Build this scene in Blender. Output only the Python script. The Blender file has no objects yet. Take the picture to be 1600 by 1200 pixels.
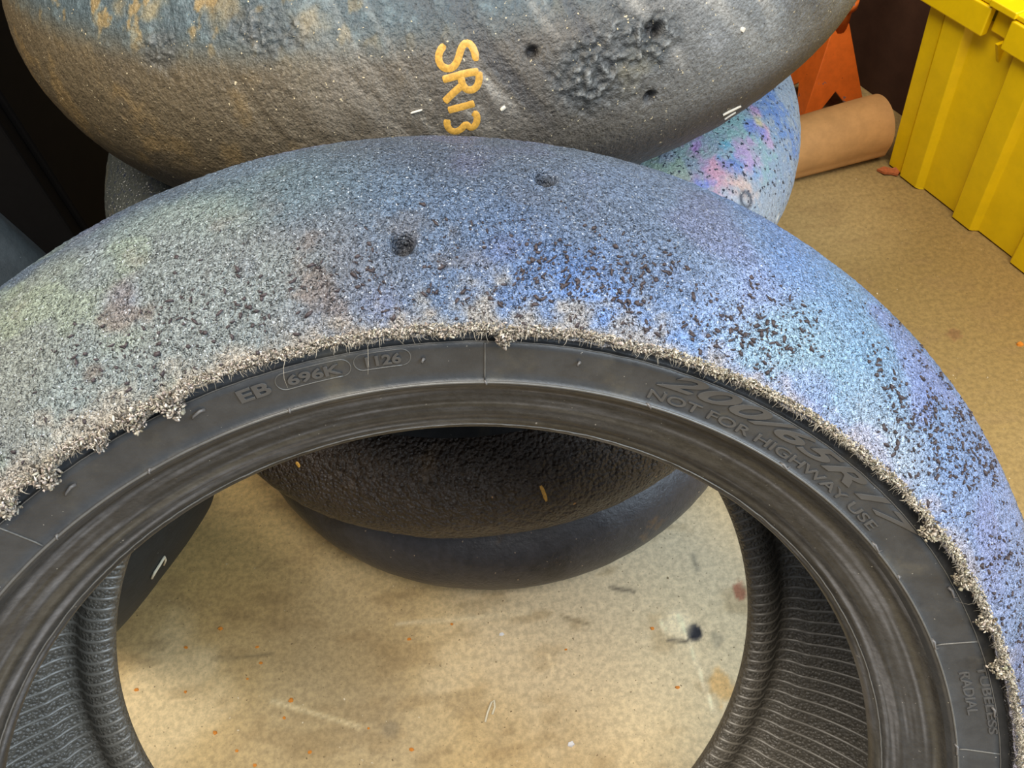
import bpy, bmesh, math, random
import numpy as np
from mathutils import Matrix, Vector
from mathutils.bvhtree import BVHTree
random.seed(4); rng = np.random.RandomState(7)
PI = math.pi
C = bpy.context.scene.collection
scn = bpy.context.scene

# ------------------------------------------------------------------ camera
CAMH = 0.7980
cr = Vector((0.99254615, -0.09732919, -0.0733428)); cu = Vector((0.12186934, 0.7926826, 0.59732919)); cb = Vector((0, -0.60181502, 0.79863551))
cam_d = bpy.data.cameras.new('camera'); cam = bpy.data.objects.new('camera', cam_d); C.objects.link(cam)
cam_d.sensor_fit = 'HORIZONTAL'; cam_d.sensor_width = 36; FPX = 1302.19; cam_d.lens = FPX / 1600 * 36
cam_d.clip_start = .01; cam_d.clip_end = 60
R3 = Matrix((cr, cu, cb)).transposed()
cam.matrix_world = Matrix.Translation((0, 0, CAMH)) @ R3.to_4x4()
scn.camera = cam
def ray(px, py):
    return (R3 @ Vector(((px - 800) / FPX, -(py - 600) / FPX, -1))).normalized()
def at(px, py, z=0.0):
    d = ray(px, py); t = (z - CAMH) / d.z
    return Vector((0, 0, CAMH)) + d * t

# ------------------------------------------------------------------ light
scn.view_settings.view_transform = 'Standard'; scn.view_settings.look = 'None'
scn.view_settings.gamma = 1; scn.view_settings.use_curve_mapping = False
scn.view_settings.exposure = 0.45
w = bpy.data.worlds.new('world'); scn.world = w; w.use_nodes = True
w.node_tree.nodes['Background'].inputs[0].default_value = (.80, .88, 1.0, 1)
w.node_tree.nodes['Background'].inputs[1].default_value = .30
def area(name, loc, target, size, power, col, sy=None):
    l = bpy.data.lights.new(name, 'AREA'); l.shape = 'RECTANGLE'; l.size = size; l.size_y = sy or size
    l.energy = power; l.color = col
    o = bpy.data.objects.new(name, l); C.objects.link(o); o.location = loc
    o.rotation_euler = (Vector(target) - Vector(loc)).to_track_quat('-Z', 'Y').to_euler()
    return o
area('daylight_door', (2.1, -1.0, 2.3), (0, .4, .2), 2.0, 74, (.72, .86, 1.0), 1.6)
area('ceiling_panel', (-.35, -.1, 2.7), (0, .35, 0), 2.8, 78, (1.0, .91, .78), .9)

# ------------------------------------------------------------------ helpers
def lin(c):
    return tuple(((v / 255) / 12.92 if v / 255 <= .04045 else ((v / 255 + .055) / 1.055) ** 2.4) for v in c)
def tag(o, label=None, cat=None, group=None, kind=None):
    if label: o['label'] = label
    if cat: o['category'] = cat
    if group: o['group'] = group
    if kind: o['kind'] = kind
    return o
def link(name, me, mat=None, parent=None):
    o = bpy.data.objects.new(name, me); C.objects.link(o)
    if mat: me.materials.clear(); me.materials.append(mat)
    if parent: o.parent = parent
    return o
def obj(name, bm, mat=None, parent=None, smooth=True):
    me = bpy.data.meshes.new(name); bmesh.ops.recalc_face_normals(bm, faces=bm.faces)
    bm.to_mesh(me); bm.free()
    if smooth: me.polygons.foreach_set('use_smooth', [True] * len(me.polygons))
    return link(name, me, mat, parent)
def empty(name, M4):
    o = bpy.data.objects.new(name, None); C.objects.link(o); o.matrix_world = M4; o.empty_display_size = .05
    return o
def grid_mesh(name, P, cu_=False, cv_=False, smooth=True, flip=False):
    """P: (nu, nv, 3) array"""
    nu, nv, _ = P.shape
    iu = np.arange(nu if cu_ else nu - 1); iv = np.arange(nv if cv_ else nv - 1)
    A, B = np.meshgrid(iu, iv, indexing='ij'); A2 = (A + 1) % nu; B2 = (B + 1) % nv
    q = np.stack([A * nv + B, A2 * nv + B, A2 * nv + B2, A * nv + B2], -1).reshape(-1, 4)
    if flip: q = q[:, ::-1]
    me = bpy.data.meshes.new(name); me.vertices.add(nu * nv); me.vertices.foreach_set('co', P.reshape(-1).astype(np.float32))
    n = len(q); me.loops.add(n * 4); me.loops.foreach_set('vertex_index', q.reshape(-1).astype(np.int32))
    me.polygons.add(n); me.polygons.foreach_set('loop_start', np.arange(0, n * 4, 4, dtype=np.int32))
    me.polygons.foreach_set('loop_total', np.full(n, 4, dtype=np.int32))
    me.polygons.foreach_set('use_smooth', np.ones(n, dtype=bool))
    me.update(calc_edges=True); me.validate()
    return me
def tri_mesh(name, V, F):
    me = bpy.data.meshes.new(name); V = np.asarray(V, dtype=np.float32); F = np.asarray(F, dtype=np.int32)
    me.vertices.add(len(V)); me.vertices.foreach_set('co', V.reshape(-1)); k = F.shape[1]; n = len(F)
    me.loops.add(n * k); me.loops.foreach_set('vertex_index', F.reshape(-1)); me.polygons.add(n)
    me.polygons.foreach_set('loop_start', np.arange(0, n * k, k, dtype=np.int32)); me.polygons.foreach_set('loop_total', np.full(n, k, dtype=np.int32))
    me.update(calc_edges=True)
    return me
def setcol(me, col):
    """col (n,3) sRGB 0-255"""
    c = np.clip(col / 255, 0, 1); c = np.where(c <= .04045, c / 12.92, ((c + .055) / 1.055) ** 2.4)
    a = me.color_attributes.new('col', 'FLOAT_COLOR', 'POINT')
    a.data.foreach_set('color', np.concatenate([c, np.ones((len(c), 1))], 1).astype(np.float32).reshape(-1))
def vnoise(P, seed=0):
    Pi = np.floor(P).astype(np.int64); Pf = P - Pi; Pf = Pf * Pf * (3 - 2 * Pf)
    def h(i, j, k):
        x = (i * 73856093) ^ (j * 19349663) ^ (k * 83492791) ^ (seed * 2654435761)
        x = (x ^ (x >> 13)) * 1274126177 & 0x7fffffff; x = (x ^ (x >> 15)) * 668265263 & 0x7fffffff
        return (x & 0xffff) / 65535.0
    out = 0
    for a in (0, 1):
        for b in (0, 1):
            for c in (0, 1):
                wgt = (Pf[..., 0] if a else 1 - Pf[..., 0]) * (Pf[..., 1] if b else 1 - Pf[..., 1]) * (Pf[..., 2] if c else 1 - Pf[..., 2])
                out = out + wgt * h(Pi[..., 0] + a, Pi[..., 1] + b, Pi[..., 2] + c)
    return out
def fbm(P, f, o=3, seed=0):
    s = 0; a = 1; t = 0
    for k in range(o):
        s = s + a * vnoise(P * f * 2 ** k + 17.3 * k, seed + k); t += a; a *= .5
    return s / t
def sm(x, a, b):
    t = np.clip((x - a) / (b - a), 0, 1); return t * t * (3 - 2 * t)
def mix(c, col, wgt):
    return c + (np.array(col, float) - c) * wgt[..., None]

# ------------------------------------------------------------------ materials
def nodemat(name, base=(.1, .1, .1), rough=.6, spec=.5, attr=False, var=.0, vscale=60, bumps=(), metallic=0, coat=0, speck=None, stretch=None, dirt=None):
    m = bpy.data.materials.new(name); m.use_nodes = True; nt = m.node_tree; N = nt.nodes; Lk = nt.links
    b = N['Principled BSDF']; tc = N.new('ShaderNodeTexCoord'); co = tc.outputs['Object']
    if stretch:
        mp = N.new('ShaderNodeMapping'); mp.inputs['Scale'].default_value = stretch; Lk.new(co, mp.inputs[0]); co = mp.outputs[0]
    if attr:
        a = N.new('ShaderNodeAttribute'); a.attribute_name = 'col'; csock = a.outputs['Color']
    else:
        a = N.new('ShaderNodeRGB'); a.outputs[0].default_value = (*base, 1); csock = a.outputs[0]
    def noise(scale, detail=3, rg=.6):
        n = N.new('ShaderNodeTexNoise'); n.inputs['Scale'].default_value = scale; n.inputs['Detail'].default_value = detail
        n.inputs['Roughness'].default_value = rg; Lk.new(co, n.inputs['Vector']); return n.outputs['Fac']
    def ramp(sock, p0, p1, v0=0, v1=1):
        r = N.new('ShaderNodeMapRange'); r.interpolation_type = 'SMOOTHSTEP'
        for i, v in enumerate((p0, p1, v0, v1)): r.inputs[i + 1].default_value = v
        Lk.new(sock, r.inputs[0]); return r.outputs[0]
    def mixc(fac, c1, c2, mode='MIX'):
        x = N.new('ShaderNodeMix'); x.data_type = 'RGBA'; x.blend_type = mode
        if isinstance(fac, float): x.inputs[0].default_value = fac
        else: Lk.new(fac, x.inputs[0])
        for i, c_ in ((6, c1), (7, c2)):
            if isinstance(c_, tuple): x.inputs[i].default_value = (*c_, 1)
            else: Lk.new(c_, x.inputs[i])
        return x.outputs[2]
    if dirt:
        for (col, sc, p0, p1) in dirt:
            csock = mixc(ramp(noise(sc, 5, .65), p0, p1), csock, lin(col))
    if var:
        v = ramp(noise(vscale, 4, .7), .3, .7, 1 - var, 1 + var)
        cc = N.new('ShaderNodeCombineColor')
        for i in range(3): Lk.new(v, cc.inputs[i])
        csock = mixc(1.0, csock, cc.outputs[0], 'MULTIPLY')
    if speck:
        for (col, sc, p0, p1) in speck:
            csock = mixc(ramp(noise(sc, 2, .5), p0, p1), csock, lin(col))
    Lk.new(csock, b.inputs['Base Color'])
    b.inputs['Roughness'].default_value = rough; b.inputs['Specular IOR Level'].default_value = spec
    b.inputs['Metallic'].default_value = metallic; b.inputs['Coat Weight'].default_value = coat
    prev = None
    for (kind, sc, dist, st) in bumps:
        if kind == 'n': s = noise(sc, 4, .6)
        else:
            vn = N.new('ShaderNodeTexVoronoi'); vn.inputs['Scale'].default_value = sc; Lk.new(co, vn.inputs['Vector'])
            vn.feature = 'DISTANCE_TO_EDGE' if kind == 'e' else 'F1'; s = vn.outputs['Distance']
        bp = N.new('ShaderNodeBump'); bp.invert = kind == 'V'; bp.inputs['Strength'].default_value = st; bp.inputs['Distance'].default_value = dist
        Lk.new(s, bp.inputs['Height'])
        if prev: Lk.new(prev, bp.inputs['Normal'])
        prev = bp.outputs[0]
    if prev: Lk.new(prev, b.inputs['Normal'])
    return m

M = {}
M['tread'] = nodemat('worn_tread_rubber', attr=True, rough=.38, spec=.7, var=.38, vscale=640, bumps=(('V', 820, .0024, 1.0), ('n', 560, .0026, 1.0)),
                     speck=[((225, 232, 240), 1000, .64, .72), ((56, 58, 64), 800, .66, .76)])
M['sidewall'] = nodemat('black_sidewall_rubber', lin((60, 61, 62)), .40, .5, var=.15, vscale=90, bumps=(('n', 700, .0004, .35),),
                        dirt=[((78, 75, 68), 28, .52, .72), ((44, 45, 47), 20, .58, .7)], speck=[((150, 145, 135), 520, .74, .78)])
M['bead'] = nodemat('scuffed_bead_rubber', lin((54, 54, 54)), .42, .5, attr=True, var=.22, vscale=160, bumps=(('n', 380, .0007, .5),), speck=[((150, 145, 135), 500, .73, .77)])
M['letter'] = nodemat('raised_letter_rubber', lin((74, 74, 74)), .34, .6, var=.1)
M['ridge'] = nodemat('shiny_mould_line', lin((92, 91, 88)), .32, .6, var=.15, vscale=200)
M['nib'] = nodemat('rubber_nib', lin((95, 92, 90)), .4, .6)
M['liner'] = nodemat('pebbled_liner_rubber', lin((92, 87, 78)), .40, .6, var=.25, vscale=300, bumps=(('V', 460, .0014, .7), ('n', 300, .0014, .6)))
M['rib'] = nodemat('liner_rib_rubber', lin((112, 107, 98)), .36, .6, var=.15)
M['fray'] = nodemat('shredded_rubber_fluff', attr=True, rough=.85, spec=.2, var=.25, vscale=900)
M['crumb'] = nodemat('sticky_rubber_crumb', lin((64, 55, 56)), .55, .4, var=.3, vscale=300)
M['sr'] = nodemat('dusty_slick_rubber', attr=True, rough=.48, spec=.5, var=.30, vscale=500, bumps=(('n', 300, .0022, .75), ('v', 800, .0006, .4)),
                  speck=[((205, 188, 152), 460, .70, .75), ((28, 28, 30), 800, .68, .75)])
M['rainbow'] = nodemat('iridescent_slick_rubber', attr=True, rough=.42, spec=.6, var=.22, vscale=600, bumps=(('n', 400, .0030, .8),), speck=[((34, 42, 60), 300, .60, .66), ((225, 225, 220), 700, .66, .72)])
M['wrinkled'] = nodemat('wrinkled_slick_rubber', lin((56, 46, 38)), .36, .6, var=.25, vscale=120, bumps=(('V', 300, .0030, .9), ('n', 170, .0050, .9)),
                        dirt=[((88, 70, 50), 16, .56, .74)], speck=[((190, 140, 80), 95, .76, .78)])
M['smooth_slick'] = nodemat('smooth_slick_rubber', lin((58, 57, 60)), .42, .5, var=.22, vscale=130, bumps=(('n', 300, .0012, .6),),
                            dirt=[((96, 78, 60), 26, .60, .72), ((38, 38, 42), 14, .55, .7)], speck=[((170, 150, 125), 300, .73, .77)])
M['dark_slick'] = nodemat('dark_slick_rubber', lin((34, 41, 45)), .6, .35, var=.2, vscale=60, bumps=(('n', 200, .001, .4),), speck=[((120, 125, 130), 260, .75, .78)])
M['black'] = nodemat('black_rubber', lin((24, 24, 26)), .6, .3, var=.2, vscale=60, bumps=(('n', 200, .001, .4),))
M['pitch'] = nodemat('shade_black', lin((14, 14, 16)), .7, .15, var=.1)  # black of the added filler, dark enough to read as deep shade
M['hole'] = nodemat('smooth_hole_rubber', lin((44, 47, 54)), .45, .6)
M['gold'] = nodemat('gold_paint_marker', lin((196, 148, 62)), .45, .5, var=.25, vscale=600)
M['chalk'] = nodemat('pale_scuff', lin((214, 204, 186)), .8, .2, var=.1)
M['floor'] = nodemat('stained_concrete', attr=True, rough=.6, spec=.4, var=.20, vscale=170, bumps=(('n', 160, .0012, .35), ('n', 700, .0006, .3)),
                     dirt=[], speck=[((225, 210, 180), 230, .72, .80), ((110, 90, 60), 300, .66, .78)])
M['yellow'] = nodemat('yellow_moulded_plastic', lin((236, 198, 4)), .36, .45, var=.05, vscale=30, bumps=(('n', 300, .0003, .2),))
M['tube'] = nodemat('tan_cardboard', lin((182, 136, 84)), .75, .25, var=.1, vscale=40, bumps=(('n', 200, .0006, .3),), speck=[((112, 78, 42), 200, .74, .78)])
M['box'] = nodemat('brown_corrugated_card', lin((66, 44, 32)), .85, .2, var=.12, vscale=40)
M['orange'] = nodemat('orange_painted_steel', lin((206, 96, 30)), .38, .5, var=.1, vscale=60, dirt=[((122, 92, 84), 30, .63, .66)], speck=[((60, 30, 22), 180, .74, .78)])
M['wall'] = nodemat('dark_painted_wall', lin((46, 42, 38)), .8, .2, var=.1, vscale=10)
M['flake_orange'] = nodemat('orange_flake', lin((214, 132, 44)), .6, .4, var=.15)
M['flake_white'] = nodemat('white_flake', lin((228, 228, 232)), .6, .4)
M['flake_tan'] = nodemat('pale_curl', lin((226, 216, 188)), .6, .4)
M['leaf'] = nodemat('dry_leaf', lin((170, 96, 56)), .7, .3, var=.2, vscale=200)
M['ink'] = nodemat('black_ink', lin((16, 12, 12)), .6, .3)

# ------------------------------------------------------------------ setting: floor and wall
xs = np.concatenate([np.linspace(-3, -.62, 14)[:-1], np.linspace(-.62, 1.0, 560), np.linspace(1.0, 3.5, 14)[1:]])
ys = np.concatenate([np.linspace(-3, -.02, 14)[:-1], np.linspace(-.02, 1.25, 440), np.linspace(1.25, 3.0, 12)[1:]])
X, Y = np.meshgrid(xs, ys, indexing='ij'); FP = np.stack([X, Y, np.zeros_like(X)], -1)
n1 = fbm(FP, 3.2, 4, 11); n2 = fbm(FP, 11, 4, 21); n3 = fbm(FP, 60, 3, 31); nf = fbm(FP, 190, 2, 37)
fc = np.zeros(FP.shape) + np.array([184, 160, 116.])
fc = mix(fc, (160, 134, 88), sm(n1, .40, .66)); fc = mix(fc, (200, 180, 142), sm(n2, .5, .75) * .7); fc = mix(fc, (140, 116, 76), sm(n2, .52, .3) * .55)
def blob(c, px, py, r, col, wt=1., soft=.5, ax=1.0):
    p = at(px, py); d = np.hypot(FP[..., 0] - p.x, (FP[..., 1] - p.y) * ax) / r + (n3 - .5) * .25 + ((nf - .5) * 1.3 if r < .012 and soft < .45 and col[0] > 60 else 0)
    return mix(c, col, wt * (1 - sm(d, 1 - soft, 1 + soft)))
fc = blob(fc, 1010, 930, .16, (204, 194, 172), .8, .6); fc = blob(fc, 1100, 1100, .12, (198, 184, 152), .6, .6)
fc = blob(fc, 850, 960, .10, (192, 178, 152), .6, .6)
fc = blob(fc, 330, 800, .10, (200, 170, 110), .6, .6); fc = blob(fc, 540, 1010, .07, (150, 134, 104), .5, .7)
fc = blob(fc, 480, 1130, .06, (158, 142, 112), .5, .7); fc = blob(fc, 620, 1150, .05, (170, 156, 130), .5, .7)
fc = blob(fc, 1420, 420, .34, (124, 106, 68), .9, .5); fc = blob(fc, 1560, 560, .24, (134, 112, 68), .75, .6)
fc = blob(fc, 1491, 523, .008, (120, 92, 60), .9, .3); fc = blob(fc, 1300, 330, .09, (176, 154, 110), .5, .6)
fc = mix(fc, (128, 106, 72), sm(fbm(FP * np.array([1, 2.2, 1]), 26, 5, 51), .55, .72) * .3)
fc = blob(fc, 1084, 988, .0085, (34, 36, 44), 1, .22); fc = blob(fc, 1155, 922, .0055, (138, 84, 64), .75, .3, .6)
fc = blob(fc, 1126, 1072, .010, (208, 166, 102), .6, .3, .7); fc = blob(fc, 1058, 975, .014, (226, 214, 184), .8, .4)
fc = blob(fc, 1120, 1000, .007, (150, 142, 122), .7, .4); fc = blob(fc, 610, 1140, .008, (120, 110, 92), .5, .5)
def scratch(c, a, b, wdt, col, wt):
    p, q = at(*a), at(*b); dx, dy = q.x - p.x, q.y - p.y; L2 = dx * dx + dy * dy
    t = np.clip(((FP[..., 0] - p.x) * dx + (FP[..., 1] - p.y) * dy) / L2, 0, 1)
    d = np.hypot(FP[..., 0] - p.x - t * dx, FP[..., 1] - p.y - t * dy)
    return mix(c, col, wt * np.exp(-(d / wdt) ** 2))
for a, b, wd, col, wt in [((1060, 960), (1115, 1110), .0018, (232, 220, 190), .8), ((620, 975), (830, 958), .002, (214, 202, 172), .6), ((425, 1095), (560, 1135), .002, (214, 200, 164), .6),
                          ((876, 962), (920, 976), .0016, (120, 108, 86), .7), ((955, 918), (990, 924), .002, (84, 78, 68), .8), ((1083, 868), (1090, 890), .0026, (130, 124, 110), .7),
                          ((330, 1030), (425, 1022), .0016, (110, 96, 70), .6), ((1045, 1000), (1075, 1002), .0018, (70, 66, 60), .7), ((1030, 968), (1040, 985), .002, (236, 226, 196), .7), ((855, 1022), (866, 1045), .0016, (220, 204, 170), .6)]:
    fc = scratch(fc, a, b, wd, col, wt)
fc = np.clip(fc * np.array([1.10, 1.08, 1.04]), 0, 240)
FP[..., 2] = 0
me = grid_mesh('floor', FP); setcol(me, fc.reshape(-1, 3)); tag(link('floor', me, M['floor']), kind='structure')
bm = bmesh.new(); bmesh.ops.create_cube(bm, size=1, matrix=Matrix.Translation((.25, 2.05, 1.4)) @ Matrix.Diagonal((6.4, .1, 2.8, 1)))
tag(obj('wall_back', bm, M['wall'], smooth=False), kind='structure')

# ------------------------------------------------------------------ revolve
def revolve(prof, th, disp=None):
    prof = np.array(prof, float); r = prof[:, 0][None, :]; z = prof[:, 1][None, :]
    c = np.cos(th)[:, None]; s = np.sin(th)[:, None]
    return np.stack([r * c, r * s, z + 0 * c], -1)
def refine(prof, step):
    out = [prof[0]]
    for a, b in zip(prof[:-1], prof[1:]):
        n = max(1, int(math.ceil(math.hypot(b[0] - a[0], b[1] - a[1]) / step)))
        for k in range(1, n + 1): out.append((a[0] + (b[0] - a[0]) * k / n, a[1] + (b[1] - a[1]) * k / n))
    return out
def chaikin(p, n=2):
    for _ in range(n):
        q = [p[0]]
        for a, b in zip(p[:-1], p[1:]):
            q += [(.75 * a[0] + .25 * b[0], .75 * a[1] + .25 * b[1]), (.25 * a[0] + .75 * b[0], .25 * a[1] + .75 * b[1])]
        p = q + [p[-1]]
    return p
def normals(P):
    du = np.roll(P, -1, 0) - np.roll(P, 1, 0); dv = np.gradient(P, axis=1)
    n = np.cross(du, dv); return n / (np.linalg.norm(n, axis=-1, keepdims=True) + 1e-12)
TH = np.linspace(0, 2 * PI, 361)[:-1]
def dense(lo, hi, n, rest=90):
    a = np.radians(np.linspace(lo, hi, n)); b = np.radians(np.linspace(hi, lo + 360, rest + 2)[1:-1]); return np.concatenate([a, b])
def tube_bm(bm, pts, r, seg=8, taper=None):
    rings = []
    for i, p in enumerate(pts):
        p = Vector(p); d = (Vector(pts[min(i + 1, len(pts) - 1)]) - Vector(pts[max(i - 1, 0)])).normalized()
        a = d.orthogonal().normalized() if i == 0 else (prev - d * prev.dot(d)).normalized()
        prev = a; b = d.cross(a); rr = r if taper is None else r * taper[i]
        rings.append([bm.verts.new(p + rr * (math.cos(2 * PI * k / seg) * a + math.sin(2 * PI * k / seg) * b)) for k in range(seg)])
    for A_, B_ in zip(rings[:-1], rings[1:]):
        for k in range(seg): bm.faces.new((A_[k], A_[(k + 1) % seg], B_[(k + 1) % seg], B_[k]))
    bm.faces.new(rings[0][::-1]); bm.faces.new(rings[-1])

# ------------------------------------------------------------------ MAIN TYRE
O0 = Vector((-0.05171009, 0.07434007, 0.33088311)); tn = Vector((-0.0922794, 0.79484198, -0.5997589))
tu = Vector((0.98419666, -0.01861401, -0.17609788)); tv = Vector((0.1511339, 0.60653091, 0.78056313))
RM = Matrix((tu, tv, tn)).transposed().to_4x4()
WM = Matrix.Translation(O0) @ RM                      # tyre frame -> world (x=u, y=v, z=axis, 0 at near bead)
RC, ZC, KC = .2253, .0637, .1124                      # crown arc
low = WM @ Vector((0, -(RC + KC), ZC)); base = Vector((low.x, low.y, 0.0))
tyre = empty('slick_tyre', Matrix.Translation(base) @ RM)
tag(tyre, 'large worn blue-grey slick tyre with a shredded shoulder edge, leaning in front of the stack', 'tyre')
OFF = RM.inverted() @ (O0 - base)                     # shift of the tyre frame inside the empty
def put(name, me, mat, parent=tyre, off=True):
    o = link(name, me, mat, parent)
    if off: o.location = OFF
    return o
WMn = np.array(WM)
def loc(px, py, bvh):
    """pixel -> point on the tyre surface, in the tyre frame"""
    Wi = WM.inverted(); o = Wi @ Vector((0, 0, CAMH)); d = (Wi.to_3x3() @ ray(px, py)).normalized()
    h = bvh.ray_cast(o, d); return h[0]

# crown arc, phi from -z axis
phi0 = math.atan2(.2655 - RC, ZC + .0425)
phis = np.concatenate([np.linspace(phi0, 2.0, 262), np.linspace(2.0, PI - .16, 50)[1:]])
crown = [(RC + KC * math.sin(p), ZC - KC * math.cos(p)) for p in phis]
lip = refine([(.2668, -.0345), (.2662, -.0388), (.2655, -.0425)], .0009)
prof_t = lip[:-1] + crown
nlip = len(lip) - 1
tht = dense(-12, 196, 1500, 110)
P0 = revolve(prof_t, tht); Nn = normals(P0)
cen = np.stack([RC * np.cos(tht), RC * np.sin(tht), np.full_like(tht, ZC)], -1)[:, None, :]
sgn = np.sign((Nn * (P0 - cen)).sum(-1).mean()); Nn = Nn * sgn
Pl = np.array(prof_t); sarc = np.concatenate([[0], np.cumsum(np.hypot(*np.diff(Pl, axis=0).T))]); sarc = sarc - sarc[nlip]
S = np.broadcast_to(sarc[None, :], P0.shape[:2]); THG = np.broadcast_to(tht[:, None], P0.shape[:2])
coarse = grid_mesh('tmp', P0[::5, ::4], True)
bvh = BVHTree.FromPolygons([v.co[:] for v in coarse.vertices], [p.vertices[:] for p in coarse.polygons]); bpy.data.meshes.remove(coarse)
def dist_to(px, py):
    q = loc(px, py, bvh)
    return np.linalg.norm(P0 - np.array(q), axis=-1) if q is not None else np.full(P0.shape[:2], 9.)
nA = fbm(P0, 22, 4, 1); nB = fbm(P0, 9, 3, 5); nC = fbm(P0, 120, 3, 9); nD = fbm(P0, 420, 2, 13)
disp = (nC - .5) * .0011 * sm(S, .16, .02) + (nD - .5) * .0009 + (nB - .5) * .002
# ragged shoulder edge: the rim of the tread hangs over irregularly
edge = np.exp(-(np.abs(S) / .0055) ** 2); rag = fbm(P0 * np.array([1, 1, .2]), 160, 3, 41) - .5; rag2 = fbm(P0 * np.array([1, 1, .2]), 34, 2, 44) - .5
disp = disp + edge * (rag * .003 + np.abs(rag2) * .003)
P = P0 + Nn * disp[..., None]
rad_dir = P0.copy(); rad_dir[..., 2] = 0; rad_dir /= np.linalg.norm(rad_dir, axis=-1, keepdims=True)
P = P - rad_dir * (np.exp(-(np.abs(S) / .003) ** 2) * (rag * .005 + rag2 * .005 - .0003))[..., None]
for (px, py) in ((629, 379), (854, 275)):            # wear-indicator holes
    d = dist_to(px, py); d2 = dist_to(px - 9, py + 9); P = P - Nn * (.0066 * np.exp(-(d / .0041) ** 6) + .0016 * np.exp(-(d2 / .0064) ** 4))[..., None] + Nn * (.0007 * np.exp(-((d - .0068) / .0016) ** 2))[..., None]
col = np.zeros(P0.shape) + np.array([84, 97, 113.])
col = mix(col, (72, 84, 100), sm(nB, .45, .62) * .7); col = mix(col, (98, 114, 130), sm(nA, .52, .7) * .7)
blobs = [((1050, 470), .075, (92, 132, 204), .8), ((1250, 560), .09, (104, 144, 212), .85), ((1420, 640), .07, (112, 144, 194), .85), ((880, 450), .05, (88, 124, 190), .65),  # right-hand blues: heat tint with the sky's reflection painted in
         ((1530, 820), .07, (132, 146, 178), .85), ((1500, 700), .05, (104, 130, 180), .7), ((1570, 900), .05, (118, 134, 172), .8), ((1360, 700), .035, (150, 160, 190), .8),
         ((1180, 420), .05, (96, 124, 170), .7), ((1080, 350), .05, (104, 118, 138), .6), ((1230, 530), .035, (150, 170, 215), .5),
         ((720, 370), .07, (70, 94, 134), .6), ((600, 420), .04, (74, 92, 124), .6), ((500, 300), .08, (80, 96, 112), .6), ((400, 330), .05, (92, 106, 108), .6),
         ((320, 380), .03, (136, 148, 128), .65), ((150, 480), .045, (130, 138, 124), .7), ((60, 560), .05, (128, 132, 118), .7), ((230, 420), .04, (120, 134, 134), .6),
         ((440, 470), .05, (92, 90, 98), .6), ((340, 520), .05, (104, 108, 108), .6), ((90, 680), .05, (112, 112, 106), .6), ((250, 560), .05, (112, 120, 118), .6),
         ((780, 290), .05, (74, 86, 106), .5), ((700, 225), .05, (70, 76, 88), .6), ((960, 280), .05, (92, 100, 112), .5), ((120, 640), .02, (112, 124, 126), .4)]
for (p, r, c_, wt) in blobs:
    d = dist_to(*p) / (r * 1.15) + (nA - .5) * 1.2
    col = mix(col, c_, wt * (1 - sm(d, .35, 1.25)))
green = sm(fbm(P0, 46, 2, 77), .60, .76); col = mix(col, (138, 150, 118), green * .35 * sm(THG, 1.6, 2.2))
purple = sm(fbm(P0, 30, 2, 83), .56, .74); col = mix(col, (112, 104, 142), purple * .25)
brown = sm(fbm(P0, 60, 3, 91), .56, .70) * sm(S, .10, .02) * sm(THG, 1.2, 1.9); col = mix(col, (104, 88, 78), brown * .55)
# pale dust hugging the torn shoulder, flaring where the grain was scrubbed
flare = .008 + .014 * np.exp(-((THG - 1.48) / .2) ** 2) + .006 * np.exp(-((THG - .9) / .4) ** 2) + .008 * np.exp(-((THG - 2.3) / .4) ** 2)
dust = 1 - sm(S / flare + (fbm(P0, 130, 4, 61) - .5) * 2.2, .0, 1.25)
dcol = np.array([142, 132, 119.]) + np.array([10, 14, 34.]) * (1 - sm(THG, .9, 1.5))[..., None]
col = col + (dcol - col) * (dust * .82)[..., None]
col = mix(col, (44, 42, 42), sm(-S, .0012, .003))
col = mix(col, (120, 112, 104), np.exp(-((S - .19) / .02) ** 2) * .3)
for (px, py) in ((629, 379), (854, 275)):
    d = dist_to(px, py); col = mix(col, (40, 43, 50), np.exp(-(d / .0043) ** 6) * .9)  # shade inside the wear holes painted into the tread colour
col = np.clip(col * 1.20 + 8, 0, 215)
me = grid_mesh('tread', P, True, flip=sgn > 0); setcol(me, col.reshape(-1, 3)); put('tread', me, M['tread'])
print('tread verts', P.shape)

def near_z(r):
    return float(np.interp(r, [.2455, .2625], [-.0298, -.0372]))
# near sidewall : flat lettering band, recessed dark band under the torn edge
NS = refine([(.2405, -.0262), (.2420, -.0295), (.2432, -.0306), (.2442, -.0300), (.2455, -.0298)], .0008)[:-1] + refine([(.2455, -.0298), (.2612, -.0367)], .004)[:-1] + refine([(.2612, -.0367), (.2616, -.0352), (.2650, -.0350), (.2690, -.0352)], .0015)
me = grid_mesh('sidewall', revolve(NS, TH), True, flip=True); put('sidewall', me, M['sidewall'])
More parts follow.
